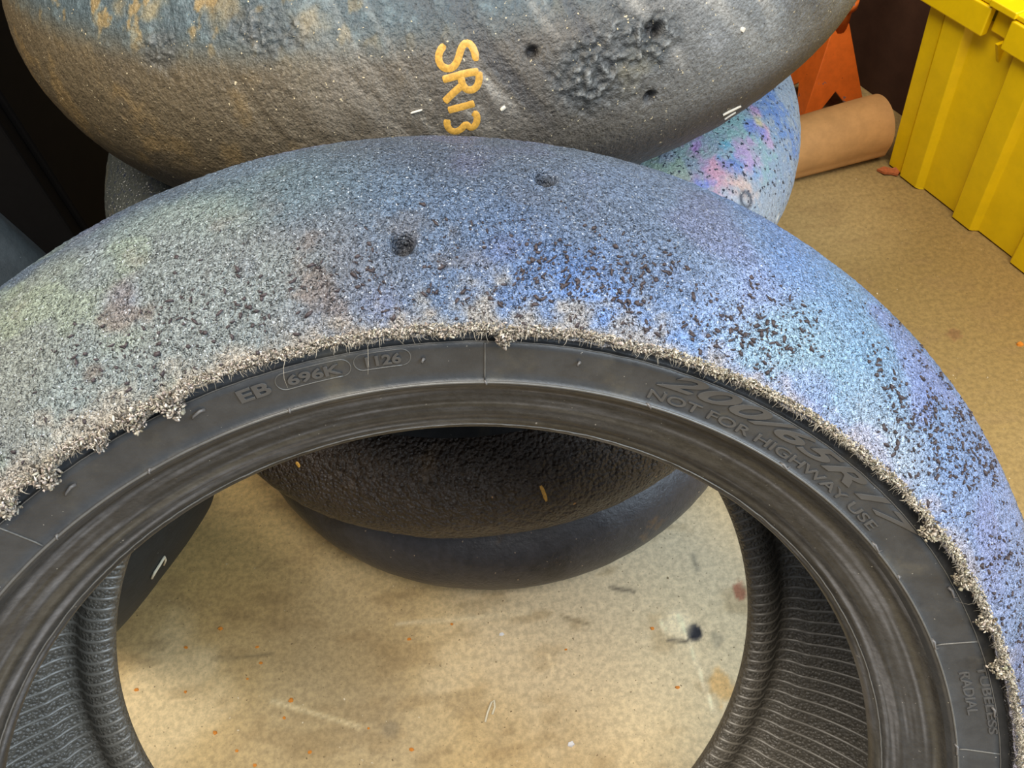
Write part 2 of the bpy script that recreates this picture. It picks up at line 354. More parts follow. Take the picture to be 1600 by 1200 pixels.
# bead with its mould ring
NB = chaikin([(.2190, .0075), (.2165, .0050), (.2159, .0010), (.2160, -.0022), (.2170, -.0040), (.2183, -.0052), (.2190, -.0064), (.2205, -.0082), (.2225, -.0092), (.2250, -.0128), (.2272, -.0138), (.2310, -.0172), (.2345, -.0198), (.2385, -.0228), (.2405, -.0262)], 2)
thb = np.linspace(0, 2 * PI, 1001)[:-1]
PB = revolve(NB, thb); nb = fbm(PB * np.array([1, 1, 8]), 60, 3, 3)
PB = PB + rad_dir[0, 0] * 0; PB[..., 2] += (nb - .5) * .0007
cB = np.zeros(PB.shape) + np.array([58, 58, 58.]); thk = np.arctan2(PB[..., 1], PB[..., 0]); rr = np.hypot(PB[..., 0], PB[..., 1])
streak = fbm(np.stack([thk * 3, rr * 700, 0 * rr], -1), 1, 3, 8); cB = mix(cB, (104, 104, 106), sm(streak, .52, .72) * .8); cB = mix(cB, (40, 39, 37), sm(streak, .46, .3) * .7)
cB = mix(cB, (70, 66, 56), sm(fbm(np.stack([thk * 2, rr * 300, 0 * rr + 5], -1), 1, 2, 18), .55, .7) * .5)
me = grid_mesh('bead', PB, True, flip=True); setcol(me, cB.reshape(-1, 3)); bead = put('bead', me, M['bead'])
def ringline(name, r, z, rad, parent, wob=0, n=720):
    t = np.linspace(0, 2 * PI, n + 1)[:-1]; a = np.linspace(0, 2 * PI, 7)[:-1]
    rw = r + wob * (fbm(np.stack([np.cos(t), np.sin(t), 0 * t], -1), 60, 3, 3) - .5)
    Q = np.stack([(rw[:, None] + rad * np.cos(a)) * np.cos(t)[:, None], (rw[:, None] + rad * np.cos(a)) * np.sin(t)[:, None], z + rad * np.sin(a)[None, :] + 0 * t[:, None]], -1)
    o = link(name, grid_mesh(name, Q, True, True), M['ridge'], parent); 
    if parent is tyre: o.location = OFF
    return o
ringline('mould_ring', .2435, -.0307, .0006, tyre)
ringline('bead_flash', .2184, -.0054, .00042, bead, .0006)
ringline('edge_flash', .2612, -.0368, .00025, tyre, .0004)
# far sidewall + liner
FB = chaikin([(.2245, .1700), (.2190, .1695), (.2160, .1660), (.2159, .1615), (.2175, .1580), (.2215, .1555), (.2270, .1545), (.2325, .1560), (.2370, .1605)], 2)
me = grid_mesh('far_bead', revolve(FB, TH), True, flip=True); fb = put('far_bead', me, M['liner'])
KI = .0985
il = [(.2370, .1605), (.2400, .1650), (.2440, .1675), (.2490, .1668), (.2560, .1630)]
il2 = [(RC + KI * math.sin(p), .066 - KI * math.cos(p)) for p in np.linspace(PI - .36, .32, 46)]
LI = il + [q for q in il2 if q[1] < .1600] + [(.240, -.024), (.230, -.010), (.2190, .0075)]
LI = chaikin(LI, 1)
me = grid_mesh('inner_liner', revolve(LI, TH), True); liner = put('inner_liner', me, M['liner'])
FSW = chaikin([(.2245, .1700), (.2265, .1745), (.2350, .1760), (.2430, .1748)], 1) + [crown[-1]]
me = grid_mesh('far_sidewall', revolve(FSW, TH), True); put('far_sidewall', me, M['sidewall'])
# ribs moulded across the inside, one object each
ribprof = [q for q in FB[16:]] + LI[1:]
ribprof = [q for q in refine(ribprof, .006)]
def rib_mesh():
    pr = np.array(ribprof); pr = pr[(pr[:, 1] > -.004)]; n = len(pr); tg = np.gradient(pr, axis=0); tg /= np.linalg.norm(tg, axis=1)[:, None]
    nm = np.stack([-tg[:, 1], tg[:, 0]], 1); inside = np.array([.20, .08]); 
    sg = np.sign(((inside - pr) * nm).sum(1)); nm = nm * sg[:, None]
    s = np.cumsum(np.hypot(*np.gradient(pr, axis=0).T)); sh = .10 * (s - s[0])
    V = []
    for k in range(n):
        for (dx, h) in ((-.0013, -.0003), (-.0004, .0007), (.0004, .0007), (.0013, -.0003)):
            r_, z_ = pr[k] + nm[k] * h; a = (dx + sh[k]) / max(r_, .1)
            V.append((r_ * math.cos(a), r_ * math.sin(a), z_))
    F = [(4 * k + j, 4 * k + j + 1, 4 * k + j + 5, 4 * k + j + 4) for k in range(n - 1) for j in range(3)]
    m_ = tri_mesh('liner_rib', V, F); m_.polygons.foreach_set('use_smooth', [True] * len(F)); m_.materials.append(M['rib']); return m_
rm = rib_mesh(); NR = 184
for k in range(NR):
    o = bpy.data.objects.new('liner_rib', rm); C.objects.link(o); o.parent = liner; o.rotation_euler = (0, 0, 2 * PI * k / NR)

# lettering
def curved_text(name, txt, th0, th1, r0, h, raise_, shear=0, offset=0.0, parent=tyre, label=None, mat='letter'):
    cv = bpy.data.curves.new('txt', 'FONT'); cv.body = txt; cv.size = 1; cv.extrude = 0.06; cv.bevel_depth = 0.015; cv.shear = shear; cv.offset = offset; cv.resolution_u = 4
    t_ = bpy.data.objects.new('txt', cv); C.objects.link(t_); dg = bpy.context.evaluated_depsgraph_get(); dg.update()
    m_ = bpy.data.meshes.new_from_object(t_.evaluated_get(dg)); bpy.data.objects.remove(t_); bpy.data.curves.remove(cv)
    b_ = bmesh.new(); b_.from_mesh(m_); bpy.data.meshes.remove(m_)
    bmesh.ops.subdivide_edges(b_, edges=[e for e in b_.edges if e.calc_length() > .3], cuts=2)
    X_ = [v.co.x for v in b_.verts]; Y_ = [v.co.y for v in b_.verts]; Z_ = [v.co.z for v in b_.verts]; x0, x1 = min(X_), max(X_); y1 = max(Y_); y0 = min(Y_); z0, z1 = min(Z_), max(Z_)
    for v in b_.verts:
        a = math.radians(th0 + (th1 - th0) * (v.co.x - x0) / (x1 - x0)); r_ = r0 + h * (v.co.y - y0) / (y1 - y0); zz = near_z(r_) - raise_ * ((v.co.z - z0) / (z1 - z0) * 1.3 - .3)
        v.co = (r_ * math.cos(a), r_ * math.sin(a), zz)
    me_ = bpy.data.meshes.new(name); b_.to_mesh(me_); b_.free()
    o = link(name, me_, M[mat], parent); o.location = OFF
    if label: o['label'] = label
    return o
curved_text('lettering', 'EB', 110.9, 108.1, .2524, .0056, .0009, offset=.02, label='raised letters EB')
curved_text('lettering', '696K', 106.6, 102.0, .2532, .0046, .0009, offset=.02, label='raised letters 696K in an oval')
curved_text('lettering', '1126', 99.9, 96.9, .2538, .0046, .0009, offset=.02, label='raised digits 1126 in an oval')
curved_text('lettering', '200/65R17', 74.0, 42.6, .2530, .0078, .0008, shear=.45, offset=.01, label='wide slanted raised letters 200/65R17')
curved_text('lettering', 'NOT FOR HIGHWAY USE', 74.2, 45.6, .2465, .0042, .0007, offset=.0, label='small raised letters NOT FOR HIGHWAY USE')
curved_text('lettering', 'TUBELESS', 24.9, 16.0, .2570, .0036, .0007, label='raised letters TUBELESS partly torn away')
curved_text('lettering', 'RADIAL', 24.4, 18.6, .2498, .0042, .0007, label='raised letters RADIAL')
def oval(th0, th1, r0, r1):
    b_ = bmesh.new(); pts = []; rm_ = (r0 + r1) / 2; h = (r1 - r0) / 2; hw = math.degrees(h / rm_)
    for k in range(13): a = -PI / 2 + PI * k / 12; pts.append((th1 + hw - hw * math.cos(a), rm_ + h * math.sin(a)))
    for k in range(13): a = PI / 2 + PI * k / 12; pts.append((th0 - hw - hw * math.cos(a), rm_ + h * math.sin(a)))
    pts2 = []
    for i, (a, r_) in enumerate(pts):
        pts2.append((a, r_))
        if i == 12:
            for q in range(1, 6): pts2.append((a + (th0 - hw - (th1 + hw)) * q / 6, r_))
    for q in range(1, 6): pts2.append((th0 - hw - (th0 - th1 - 2 * hw) * q / 6, r0))
    pts2.append(pts2[0])
    P3 = [(r_ * math.cos(math.radians(a)), r_ * math.sin(math.radians(a)), near_z(r_) - .0001) for a, r_ in pts2]
    tube_bm(b_, P3, .00026, 5); o = obj('oval_outline', b_, M['ridge'], tyre); o.location = OFF
oval(107.6, 101.2, .2520, .2592); oval(100.9, 96.1, .2527, .2597)
def polar(a, r_, z): a = math.radians(a); return (r_ * math.cos(a), r_ * math.sin(a), z)
for a in (89.6, 133.3, 28.6, 14.0, -4, 178):
    b_ = bmesh.new(); tube_bm(b_, [polar(a + (.25 if a > 45 else -.6) * k / 5 * (1), .2440 + .0168 * k / 5, near_z(.2440 + .0168 * k / 5) - .0002) for k in range(6)], .0004, 6)
    o = obj('mould_seam', b_, M['ridge'], tyre); o.location = OFF
for (a, r_, dx) in ((113.9, .2557, 1.2), (126.6, .2548, 1.2), (95.0, .2542, .2), (81.4, .2551, .2), (35.4, .2592, -1.4), (19.5, .2598, -1.2), (29.6, .2440, -1.4), (14.9, .2430, -1.6), (107.4, .2436, .1), (89.6, .2436, -.15), (131.5, .2436, .3), (121.0, .2436, .3), (73.9, .2436, -.5), (58.4, .2440, -1.0), (44.2, .2440, -1.4), (39, .2440, -.2)):
    b_ = bmesh.new(); z0 = near_z(max(r_, .2455)) - .0001
    tube_bm(b_, [polar(a, r_, z0), polar(a + dx * .25, r_ + .0004, z0 - .0012), polar(a + dx * .8, r_ - .0004, z0 - .0014), polar(a + dx, r_ - .0012 * (1 if a > 60 else -1), z0 - .001)], .0007, 6, (1.2, 1, .7, .5))
    o = obj('rubber_nib', b_, M['nib'], tyre); o.location = OFF

# crumbs of picked-up rubber on the shoulder (uncountable)
ico = bmesh.new(); bmesh.ops.create_icosphere(ico, subdivisions=1, radius=1); IV = np.array([v.co[:] for v in ico.verts]); IF = np.array([[v.index for v in f.verts] for f in ico.faces]); ico.free()
def blobs_mesh(name, pts, nrm, size, colr=None, flat=.6, jit=.35, elong=1.0):
    n = len(pts); V = np.repeat(IV[None], n, 0) * (1 + (rng.rand(n, len(IV), 1) - .5) * 2 * jit)
    ref = rng.randn(n, 3); t1 = np.cross(nrm, ref); t1 /= np.linalg.norm(t1, axis=1)[:, None]; t2 = np.cross(nrm, t1)
    el = 1 + rng.rand(n) * elong
    V = (V[..., 0:1] * t1[:, None] * el[:, None, None] + V[..., 1:2] * t2[:, None] / np.sqrt(el)[:, None, None] + V[..., 2:3] * nrm[:, None] * flat) * size[:, None, None] + pts[:, None]
    F = (IF[None] + (np.arange(n) * len(IV))[:, None, None]).reshape(-1, 3)
    me_ = tri_mesh(name, V.reshape(-1, 3), F); me_.polygons.foreach_set('use_smooth', [True] * len(F))
    if colr is not None: setcol(me_, np.repeat(colr, len(IV), 0))
    return me_
smax = .10; vis = np.where((sarc > .004) & (sarc < .13))[0]
ti = rng.randint(40, 1460, 60000); si = vis[rng.randint(0, len(vis), 60000)]
th_ = tht[ti]; s_ = sarc[si]; cl = fbm(P0[ti, si], 38, 3, 55)
prob = np.exp(-((s_ - .024 - .02 * sm(th_, 1.2, .8)) / (.019 + .018 * sm(th_, 1.3, .8))) ** 2) * (.25 + 1.0 * np.exp(-((th_ - 1.15) / .55) ** 2)) * sm(cl, .34, .62)
keep = rng.rand(len(ti)) < prob * .50
ti, si = ti[keep], si[keep]
szs = .00028 + .00075 * rng.rand(len(ti)) ** 3
me = blobs_mesh('rubber_crumbs', P[ti, si] + Nn[ti, si] * .0003, Nn[ti, si], szs, None, .9, .6, 1.1)
tag(put('rubber_crumbs', me, M['crumb']), kind='stuff', label='dark rubber crumbs stuck on the shoulder'); print('crumbs', len(ti))

# frayed shoulder edge: lumps and fibres (uncountable)
def edge_pt(px, py):
    Wi = WM.inverted(); o = Wi @ Vector((0, 0, CAMH)); d = Wi.to_3x3() @ ray(px, py); return o + d * ((-.043 - o.z) / d.z)
tufts = [edge_pt(*p) for p in ((66, 742), (22, 800), (205, 655), (262, 628), (150, 690), (1455, 830), (1506, 905), (1550, 968), (1572, 1040), (700, 520), (790, 518), (1120, 585))]
tufts = [(math.atan2(q.y, q.x), g) for q, g in zip([t for t in tufts if t], (1.5, 1.3, 1.0, 1.5, .8, 1.2, 1.2, 1.0, 1.3, .6, .9, .4))]
nF = 30000; tf = np.radians(-10 + 200 * rng.rand(nF)); amt = fbm(np.stack([np.cos(tf), np.sin(tf), 0 * tf], -1), 34, 3, 71)
big = np.zeros(nF)
for a, g in tufts: big = np.maximum(big, g * np.exp(-((tf - a) / .017) ** 2))
wob = .6 * amt + .4 * fbm(np.stack([np.cos(tf), np.sin(tf), 0 * tf], -1), 160, 2, 72)
reach = .0004 + .0022 * sm(wob, .45, .68) + big * .0055
r_ = .2672 - reach * rng.rand(nF) ** .9 + .0026 * rng.rand(nF) ** 2; z_ = -.0428 + (rng.rand(nF) - .55) * (.0022 + big * .005)
pts = np.stack([r_ * np.cos(tf), r_ * np.sin(tf), z_], -1)
cc = np.array([160, 151, 138.]) + rng.randn(nF, 1) * 28 + rng.randn(nF, 3) * 2; dk = rng.rand(nF) < .15; cc[dk] *= .5
cc += (np.array([4, 4, 0.]) * (tf < 1.3)[:, None])
me = blobs_mesh('frayed_edge', pts, (lambda a: a / np.linalg.norm(a, axis=1)[:, None])(rng.randn(nF, 3)), .00018 + .00042 * rng.rand(nF) ** 2.5 + big * .00022, cc, .7, .5, 1.2)
tag(put('frayed_edge', me, M['fray']), kind='stuff', label='pale frayed rubber fluff along the shoulder')
nS = 2600; ts = np.radians(-10 + 200 * rng.rand(nS)); V = []; F = []; CL = []
for k in range(nS):
    a = ts[k]; L_ = .0012 + .003 * rng.rand() ** 2 + (.010 if rng.rand() < .003 else 0); p = np.array([(.2662) * math.cos(a), .2662 * math.sin(a), -.0432 + .001 * rng.randn()])
    d = np.array([-math.cos(a) * (.9), -math.sin(a) * .9, -.35]) + rng.randn(3) * .45; d /= np.linalg.norm(d); side = np.cross(d, rng.randn(3)); side /= np.linalg.norm(side); bnd = rng.randn(3) * .35
    wd = .00013 + .00012 * rng.rand(); q = p.copy(); b0 = len(V)
    for j in range(4):
        ww = wd * (1 - j / 3.6); sd2 = np.cross(d, side); sd2 /= np.linalg.norm(sd2)
        for c_ in (side, -.5 * side + .87 * sd2, -.5 * side - .87 * sd2): V.append(q + c_ * ww)
        q = q + d * L_ / 3; d = d + bnd; d /= np.linalg.norm(d)
    for j in range(3):
        for c_ in range(3): F.append((b0 + 3 * j + c_, b0 + 3 * j + (c_ + 1) % 3, b0 + 3 * j + 3 + (c_ + 1) % 3, b0 + 3 * j + 3 + c_))
    CL += [np.array([150, 142, 128.]) * (.7 + .5 * rng.rand())] * 12
me = tri_mesh('loose_fibres', V, F); setcol(me, np.array(CL)); tag(put('loose_fibres', me, M['fray']), kind='stuff', label='fine loose rubber fibres along the torn edge')

# ------------------------------------------------------------------ STACK
def hit(px, py, Wm, cr_):
    """pixel -> nearest point of a stack tyre's tread, in its frame"""
    Wi = Wm.inverted(); o = Wi @ Vector((0, 0, CAMH)); d = (Wi.to_3x3() @ ray(px, py)).normalized()
    key = id(cr_)
    if key not in hit.c:
        g = revolve(cr_, np.linspace(0, 2 * PI, 241)[:-1]); m_ = grid_mesh('tmp', g, True)
        hit.c[key] = BVHTree.FromPolygons([v.co[:] for v in m_.vertices], [p.vertices[:] for p in m_.polygons]); bpy.data.meshes.remove(m_)
    return hit.c[key].ray_cast(o, d)
hit.c = {}; hit.o = {}; hit.b = {}; hit.r = {}
def stack_tyre(name, label, cx, cy, h, Ro, rc, tx, ty, mats, hz, dens=None, pz=1.0, colf=None, half=None, sect=None, group=None, A_=1.25):
    nn = Vector((tx, ty, 1)).normalized(); e1 = nn.cross(Vector((0, 1, 0))).normalized() * -1; e2 = nn.cross(e1)
    if e2.y < 0: e2 = -e2; e1 = -e1
    Rm = Matrix((e1, e2, nn)).transposed().to_4x4()
    ctr = Vector((cx, cy, h)); base_ = ctr - nn * hz
    root = empty(name, Matrix.Translation(base_) @ Rm); tag(root, label, 'tyre', group)
    r0 = Ro - rc; Wm = Matrix.Translation(ctr) @ Rm
    th = dens if dens is not None else np.linspace(0, 2 * PI, 241)[:-1]
    if sect: ph = np.linspace(-A_, A_, sect)
    else: ph = np.linspace(-A_, A_, 41)
    cr_ = [(r0 + rc * math.cos(p), rc * pz * math.sin(p)) for p in ph]
    P_ = revolve(cr_, th)
    me_ = None
    if colf: Pd, c_ = colf(P_, Wm, cr_, th)
    else: Pd, c_ = P_, None
    me_ = grid_mesh('tread', Pd, True)
    if c_ is not None: setcol(me_, c_.reshape(-1, 3))
    o = link('tread', me_, mats[0], root); o.location = (0, 0, hz); hit.o[id(cr_)] = o; hit.r[id(cr_)] = r0
    rb = Ro - .118; ze = rc * pz * math.sin(A_)
    for sgn_ in (1, -1):
        sw = chaikin([cr_[-1], (r0 + rc * .12, ze * 1.03), (rb + .03, ze * .93), (rb + .012, ze * .84), (rb + .004, ze * .80), (rb, ze * .72), (rb + .003, ze * .66)], 2)
        sw = [(a, sgn_ * b) for a, b in sw]
        o = link('sidewall', grid_mesh('sidewall', revolve(sw, TH[::2]), True, flip=sgn_ < 0), mats[1], root); o.location = (0, 0, hz)
    ln = chaikin([(rb + .003, ze * .66), (rb + .03, ze * .85), (r0 + rc * .5, ze * .8), (Ro - .014, ze * .4), (Ro - .012, 0), (Ro - .014, -ze * .4), (r0 + rc * .5, -ze * .8), (rb + .03, -ze * .85), (rb + .003, -ze * .66)], 2)
    o = link('inner_liner', grid_mesh('inner_liner', revolve(ln, TH[::2]), True), mats[1], root); o.location = (0, 0, hz)
    return root, Wm, cr_

def pdist(P_, p, Wm, cr_):
    q = hit(*p, Wm, cr_)[0]
    return np.linalg.norm(P_ - np.array(q), axis=-1) if q is not None else np.full(P_.shape[:2], 9.)
def nrm_of(P_, rc0):
    c_ = P_.copy(); c_[..., 2] = 0; c_ = c_ / np.linalg.norm(c_, axis=-1, keepdims=True) * rc0; n_ = P_ - c_; return n_ / np.linalg.norm(n_, axis=-1, keepdims=True)

def col_sr(P_, Wm, cr_, th):
    N_ = nrm_of(P_, .333 - .09); a = np.arctan2(P_[..., 1], P_[..., 0]); z = P_[..., 2]
    n_1 = fbm(P_, 12, 4, 2); n_2 = fbm(P_, 45, 4, 6); n_3 = fbm(P_, 160, 3, 12)
    q = np.stack([(a * .33 + z * .62) * 95, (z - a * .2) * 10, 0 * a], -1); st = fbm(q, 1, 3, 33)       # diagonal scrub marks
    c_ = np.zeros(P_.shape) + np.array([84, 78, 70.])
    left = sm(-np.cos(a), -.15, .6); right = sm(np.cos(a), .1, .55)
    c_ = mix(c_, (98, 84, 60), left * .9); c_ = mix(c_, (118, 120, 120), right * .9)
    c_ = mix(c_, (60, 56, 52), sm(n_1, .5, .68) * .5); c_ = mix(c_, (138, 112, 70), sm(n_2, .56, .72) * left * .55)
    up_ = sm(z, .040, .062); c_ = mix(c_, (66, 82, 90), up_ * (1 - right * .6) * .85)
    c_ = mix(c_, (150, 122, 74), up_ * sm(fbm(P_ * np.array([1, 1, .45]), 120, 4, 16), .58, .68) * (.3 + .7 * left) * .8)
    c_ = mix(c_, (112, 128, 132), up_ * sm(n_3, .55, .7) * .5)
    c_ = mix(c_, (158, 152, 142), sm(st, .55, .74) * sm(z, -.02, .03) * sm(np.cos(a), -.35, .05) * .7)
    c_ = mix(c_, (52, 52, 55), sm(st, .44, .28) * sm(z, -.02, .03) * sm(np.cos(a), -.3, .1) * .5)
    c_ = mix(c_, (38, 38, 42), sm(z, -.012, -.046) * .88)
    D = (n_1 - .5) * .003 + (n_3 - .5) * .0009 - sm(st, .44, .28) * .0006 * sm(z, -.02, .03)
    for p, r, dp in (((955, 105), .030, 1), ((905, 125), .020, 1), ((1000, 75), .018, .8), ((1040, 55), .012, .8), ((420, 42), .018, 1), ((245, 75), .014, 1), ((380, 38), .012, 1), ((465, 45), .01, 1)):
        d = pdist(P_, p, Wm, cr_) / r + (n_2 - .5) * 1.5; k = 1 - sm(d, .5, 1.1)
        rgh = fbm(P_, 380, 2, 99) - .5; D = D + k * (rgh * .0032 - .0003); c_ = mix(c_, (60, 62, 62), k * .5); c_ = mix(c_, (150, 150, 146), k * sm(rgh, .12, .25) * .5)
    for p, r in (((1025, 47), .0045), ((1016, 153), .0035), ((832, 82), .003), ((1153, 185), .006)):
        d = pdist(P_, p, Wm, cr_); k = np.exp(-(d / r) ** 4); D = D - k * .004; c_ = mix(c_, (24, 22, 22), k * .9)
    for p, r, cl_ in (((1120, 70), .012, (150, 150, 150)), ((990, 110), .012, (128, 118, 92)), ((470, 110), .014, (104, 96, 80)), ((480, 30), .012, (172, 150, 112)), ((235, 12), .009, (176, 146, 92)), ((185, 15), .008, (160, 130, 80)), ((345, 8), .012, (150, 120, 72)), ((640, 165), .012, (104, 98, 88))):
        d = pdist(P_, p, Wm, cr_) / r + (n_2 - .5) * 1.3; c_ = mix(c_, cl_, (1 - sm(d + (n_3 - .5) * 1.4, .1, 1.2)) * .5)
    return P_ + N_ * D[..., None], c_
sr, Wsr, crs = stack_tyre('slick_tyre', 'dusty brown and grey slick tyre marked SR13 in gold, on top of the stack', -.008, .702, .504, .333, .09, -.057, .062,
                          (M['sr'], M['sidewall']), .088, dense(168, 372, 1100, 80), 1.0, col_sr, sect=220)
# gold marker strokes on the tread
Z2 = lambda L_: [(500 + .35 * a, .35 * b) for a, b in L_]
strokes = [Z2([(556, 200), (535, 225), (527, 262), (540, 295), (570, 310), (600, 298), (618, 262), (628, 220), (645, 192), (668, 192), (688, 222), (698, 272)]),
           Z2([(548, 356), (600, 342), (655, 326), (708, 320)]), Z2([(708, 320), (712, 350), (704, 385), (680, 404), (655, 402), (636, 380), (628, 340)]), Z2([(556, 456), (590, 420), (632, 384)]),
           Z2([(572, 494), (630, 480), (690, 464)]), Z2([(568, 534), (566, 560), (580, 585), (608, 592), (634, 578), (652, 552), (672, 576), (692, 566), (703, 540), (700, 514), (682, 504)])]
letters = [('painted_letter', 'gold letter S', [0]), ('painted_letter', 'gold letter R', [1, 2, 3]), ('painted_letter', 'gold digit 1', [4]), ('painted_letter', 'gold digit 3', [5])]
def resample(pts, n):
    p = np.array(chaikin(pts, 2)); s = np.concatenate([[0], np.cumsum(np.hypot(*np.diff(p, axis=0).T))]); t = np.linspace(0, s[-1], n)
    return np.stack([np.interp(t, s, p[:, 0]), np.interp(t, s, p[:, 1])], 1)
def ribbon(bm, pts, Wm, cr_, wd, lift):
    ob = hit.o[id(cr_)]
    if id(cr_) not in hit.b:
        me_ = ob.data; hit.b[id(cr_)] = BVHTree.FromPolygons([v.co[:] for v in me_.vertices], [p.vertices[:] for p in me_.polygons])
    bv_ = hit.b[id(cr_)]; V = []; rc0 = hit.r[id(cr_)]
    for (x, y) in pts:
        h_ = hit(x, y, Wm, cr_)
        if h_[0] is None: continue
        c_ = Vector((h_[0].x, h_[0].y, 0)).normalized() * rc0; V.append((h_[0], (h_[0] - c_).normalized()))
    prev = None
    for i, (p, n_) in enumerate(V):
        d = (V[min(i + 2, len(V) - 1)][0] - V[max(i - 2, 0)][0]).normalized(); s_ = d.cross(n_).normalized(); e = .6 if i in (0, len(V) - 1) else 1
        row = []
        for k in (-1, -.5, 0, .5, 1):
            q = p + s_ * wd * e * k; g = bv_.ray_cast(q + n_ * .02, -n_)[0] or q
            row.append(bm.verts.new(g + n_ * (lift if abs(k) < 1 else -.0002)))
        if prev:
            for j in range(4): bm.faces.new((prev[j], prev[j + 1], row[j + 1], row[j]))
        prev = row
for nm, lb, ids in letters:
    bm = bmesh.new()
    for i in ids: ribbon(bm, resample(strokes[i], 34), Wsr, crs, .0023, .0003)
    o = obj(nm, bm, M['gold'], sr); o.location = (0, 0, .088); o['label'] = lb
for k, (a, b, wd) in enumerate((((1129, 180), (1156, 165), .0013), ((1131, 185), (1148, 174), .0008), ((783, 173), (790, 167), .0012), ((1160, 50), (1163, 43), .0022), ((642, 177), (660, 172), .0006))):
    bm = bmesh.new(); ribbon(bm, resample([a, ((a[0] + b[0]) / 2, (a[1] + b[1]) / 2), b], 6), Wsr, crs, wd, .0008)
    o = obj('pale_nick', bm, M['chalk'], sr); o.location = (0, 0, .088)

def col_rb(P_, Wm, cr_, th):
    N_ = nrm_of(P_, .311 - .085); n_1 = fbm(P_, 14, 4, 3); n_2 = fbm(P_, 55, 4, 7); n_3 = fbm(P_, 200, 3, 8); a = np.arctan2(P_[..., 1], P_[..., 0])
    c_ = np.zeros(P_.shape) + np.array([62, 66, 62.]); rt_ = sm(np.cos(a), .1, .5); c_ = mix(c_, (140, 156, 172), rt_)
    c_ = mix(c_, (86, 78, 56), sm(n_2, .52, .7) * (1 - rt_) * .6)
    for p, r, cl_ in (((1200, 250), .05, (132, 152, 178)), ((1225, 190), .03, (92, 130, 190)), ((1195, 160), .03, (94, 128, 186)), ((1150, 210), .04, (134, 176, 168)), ((1090, 240), .03, (140, 176, 158)), ((1105, 265), .026, (184, 138, 186)),
                      ((1125, 290), .024, (208, 152, 168)), ((1150, 262), .012, (90, 120, 200)), ((1170, 265), .012, (112, 148, 206)), ((1160, 295), .018, (212, 178, 160)), ((1132, 232), .010, (96, 168, 200)), ((1178, 175), .008, (196, 140, 180)), ((1190, 200), .009, (208, 150, 160)),
                      ((1200, 220), .008, (190, 150, 190)), ((1178, 200), .010, (110, 130, 206)), ((1090, 222), .011, (176, 130, 196)), ((1100, 290), .010, (96, 126, 206)), ((1060, 260), .016, (152, 176, 150)), ((1170, 240), .014, (190, 150, 192)), ((1185, 188), .005, (214, 200, 130)), ((1150, 330), .02, (150, 170, 190)), ((1205, 330), .02, (150, 158, 168))):
        d = pdist(P_, p, Wm, cr_) / (r * .9) + (n_2 - .5) * 2.0 + (n_3 - .5) * 2.0; c_ = mix(c_, cl_, (1 - sm(d, .3, 1.2)) * .75)
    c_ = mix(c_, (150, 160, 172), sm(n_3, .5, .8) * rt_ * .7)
    d = pdist(P_, (1166, 312), Wm, cr_); c_ = mix(c_, (50, 58, 72), np.exp(-((d - .0055) / .0016) ** 2) * .9)
    c_ = mix(c_, (226, 226, 222), sm(pdist(P_, (1214, 340), Wm, cr_) / .006 + (n_3 - .5), 1, .5) * .8)
    D = (n_1 - .5) * .003 + (n_3 - .5) * .0008
    return P_ + N_ * D[..., None], c_
stack_tyre('slick_tyre', 'slick tyre with an iridescent rainbow sheen, directly under the gold-marked top tyre', -.03, .652, .330, .309, .085, -.03, .03,
           (M['rainbow'], M['sidewall']), .070, dense(160, 380, 700, 60), .83, col_rb, sect=140, A_=1.62)
def col_bump(seed, rc0, amp):
    def f(P_, Wm, cr_, th):
        N_ = nrm_of(P_, rc0); D = (fbm(P_, 14, 3, seed) - .5) * .004 + (fbm(P_, 110, 3, seed + 5) - .5) * amp
        return P_ + N_ * D[..., None], None
    return f
t2, W2, cr2 = stack_tyre('slick_tyre', 'dark wrinkled slick tyre, third down the stack, seen through the big tyre', -.022, .620, .188, .305, .08, 0, -.008,
           (M['wrinkled'], M['sidewall']), .060, dense(180, 360, 500, 60), .76, col_bump(3, .225, .0016), sect=120)
t1, W1, cr1 = stack_tyre('slick_tyre', 'smooth dark grey slick tyre lying on the concrete at the bottom of the stack', -.014, .600, .0625, .279, .065, 0, 0,
           (M['smooth_slick'], M['sidewall']), .0625, dense(180, 360, 400, 60), .93, col_bump(9, .214, .0006), sect=90)
for Wm, cr_, root, hz, p, q, nm in ((W2, cr2, t2, .060, (847, 765), (856, 790), 'tan_scuff'), (W2, cr2, t2, .060, (455, 727), (461, 735), 'tan_scuff')):
    bm = bmesh.new(); ribbon(bm, resample([p, ((p[0] + q[0]) / 2 + 1, (p[1] + q[1]) / 2), q], 6), Wm, cr_, .0018, .0004); o = obj(nm, bm, M['gold'], root); o.location = (0, 0, hz)

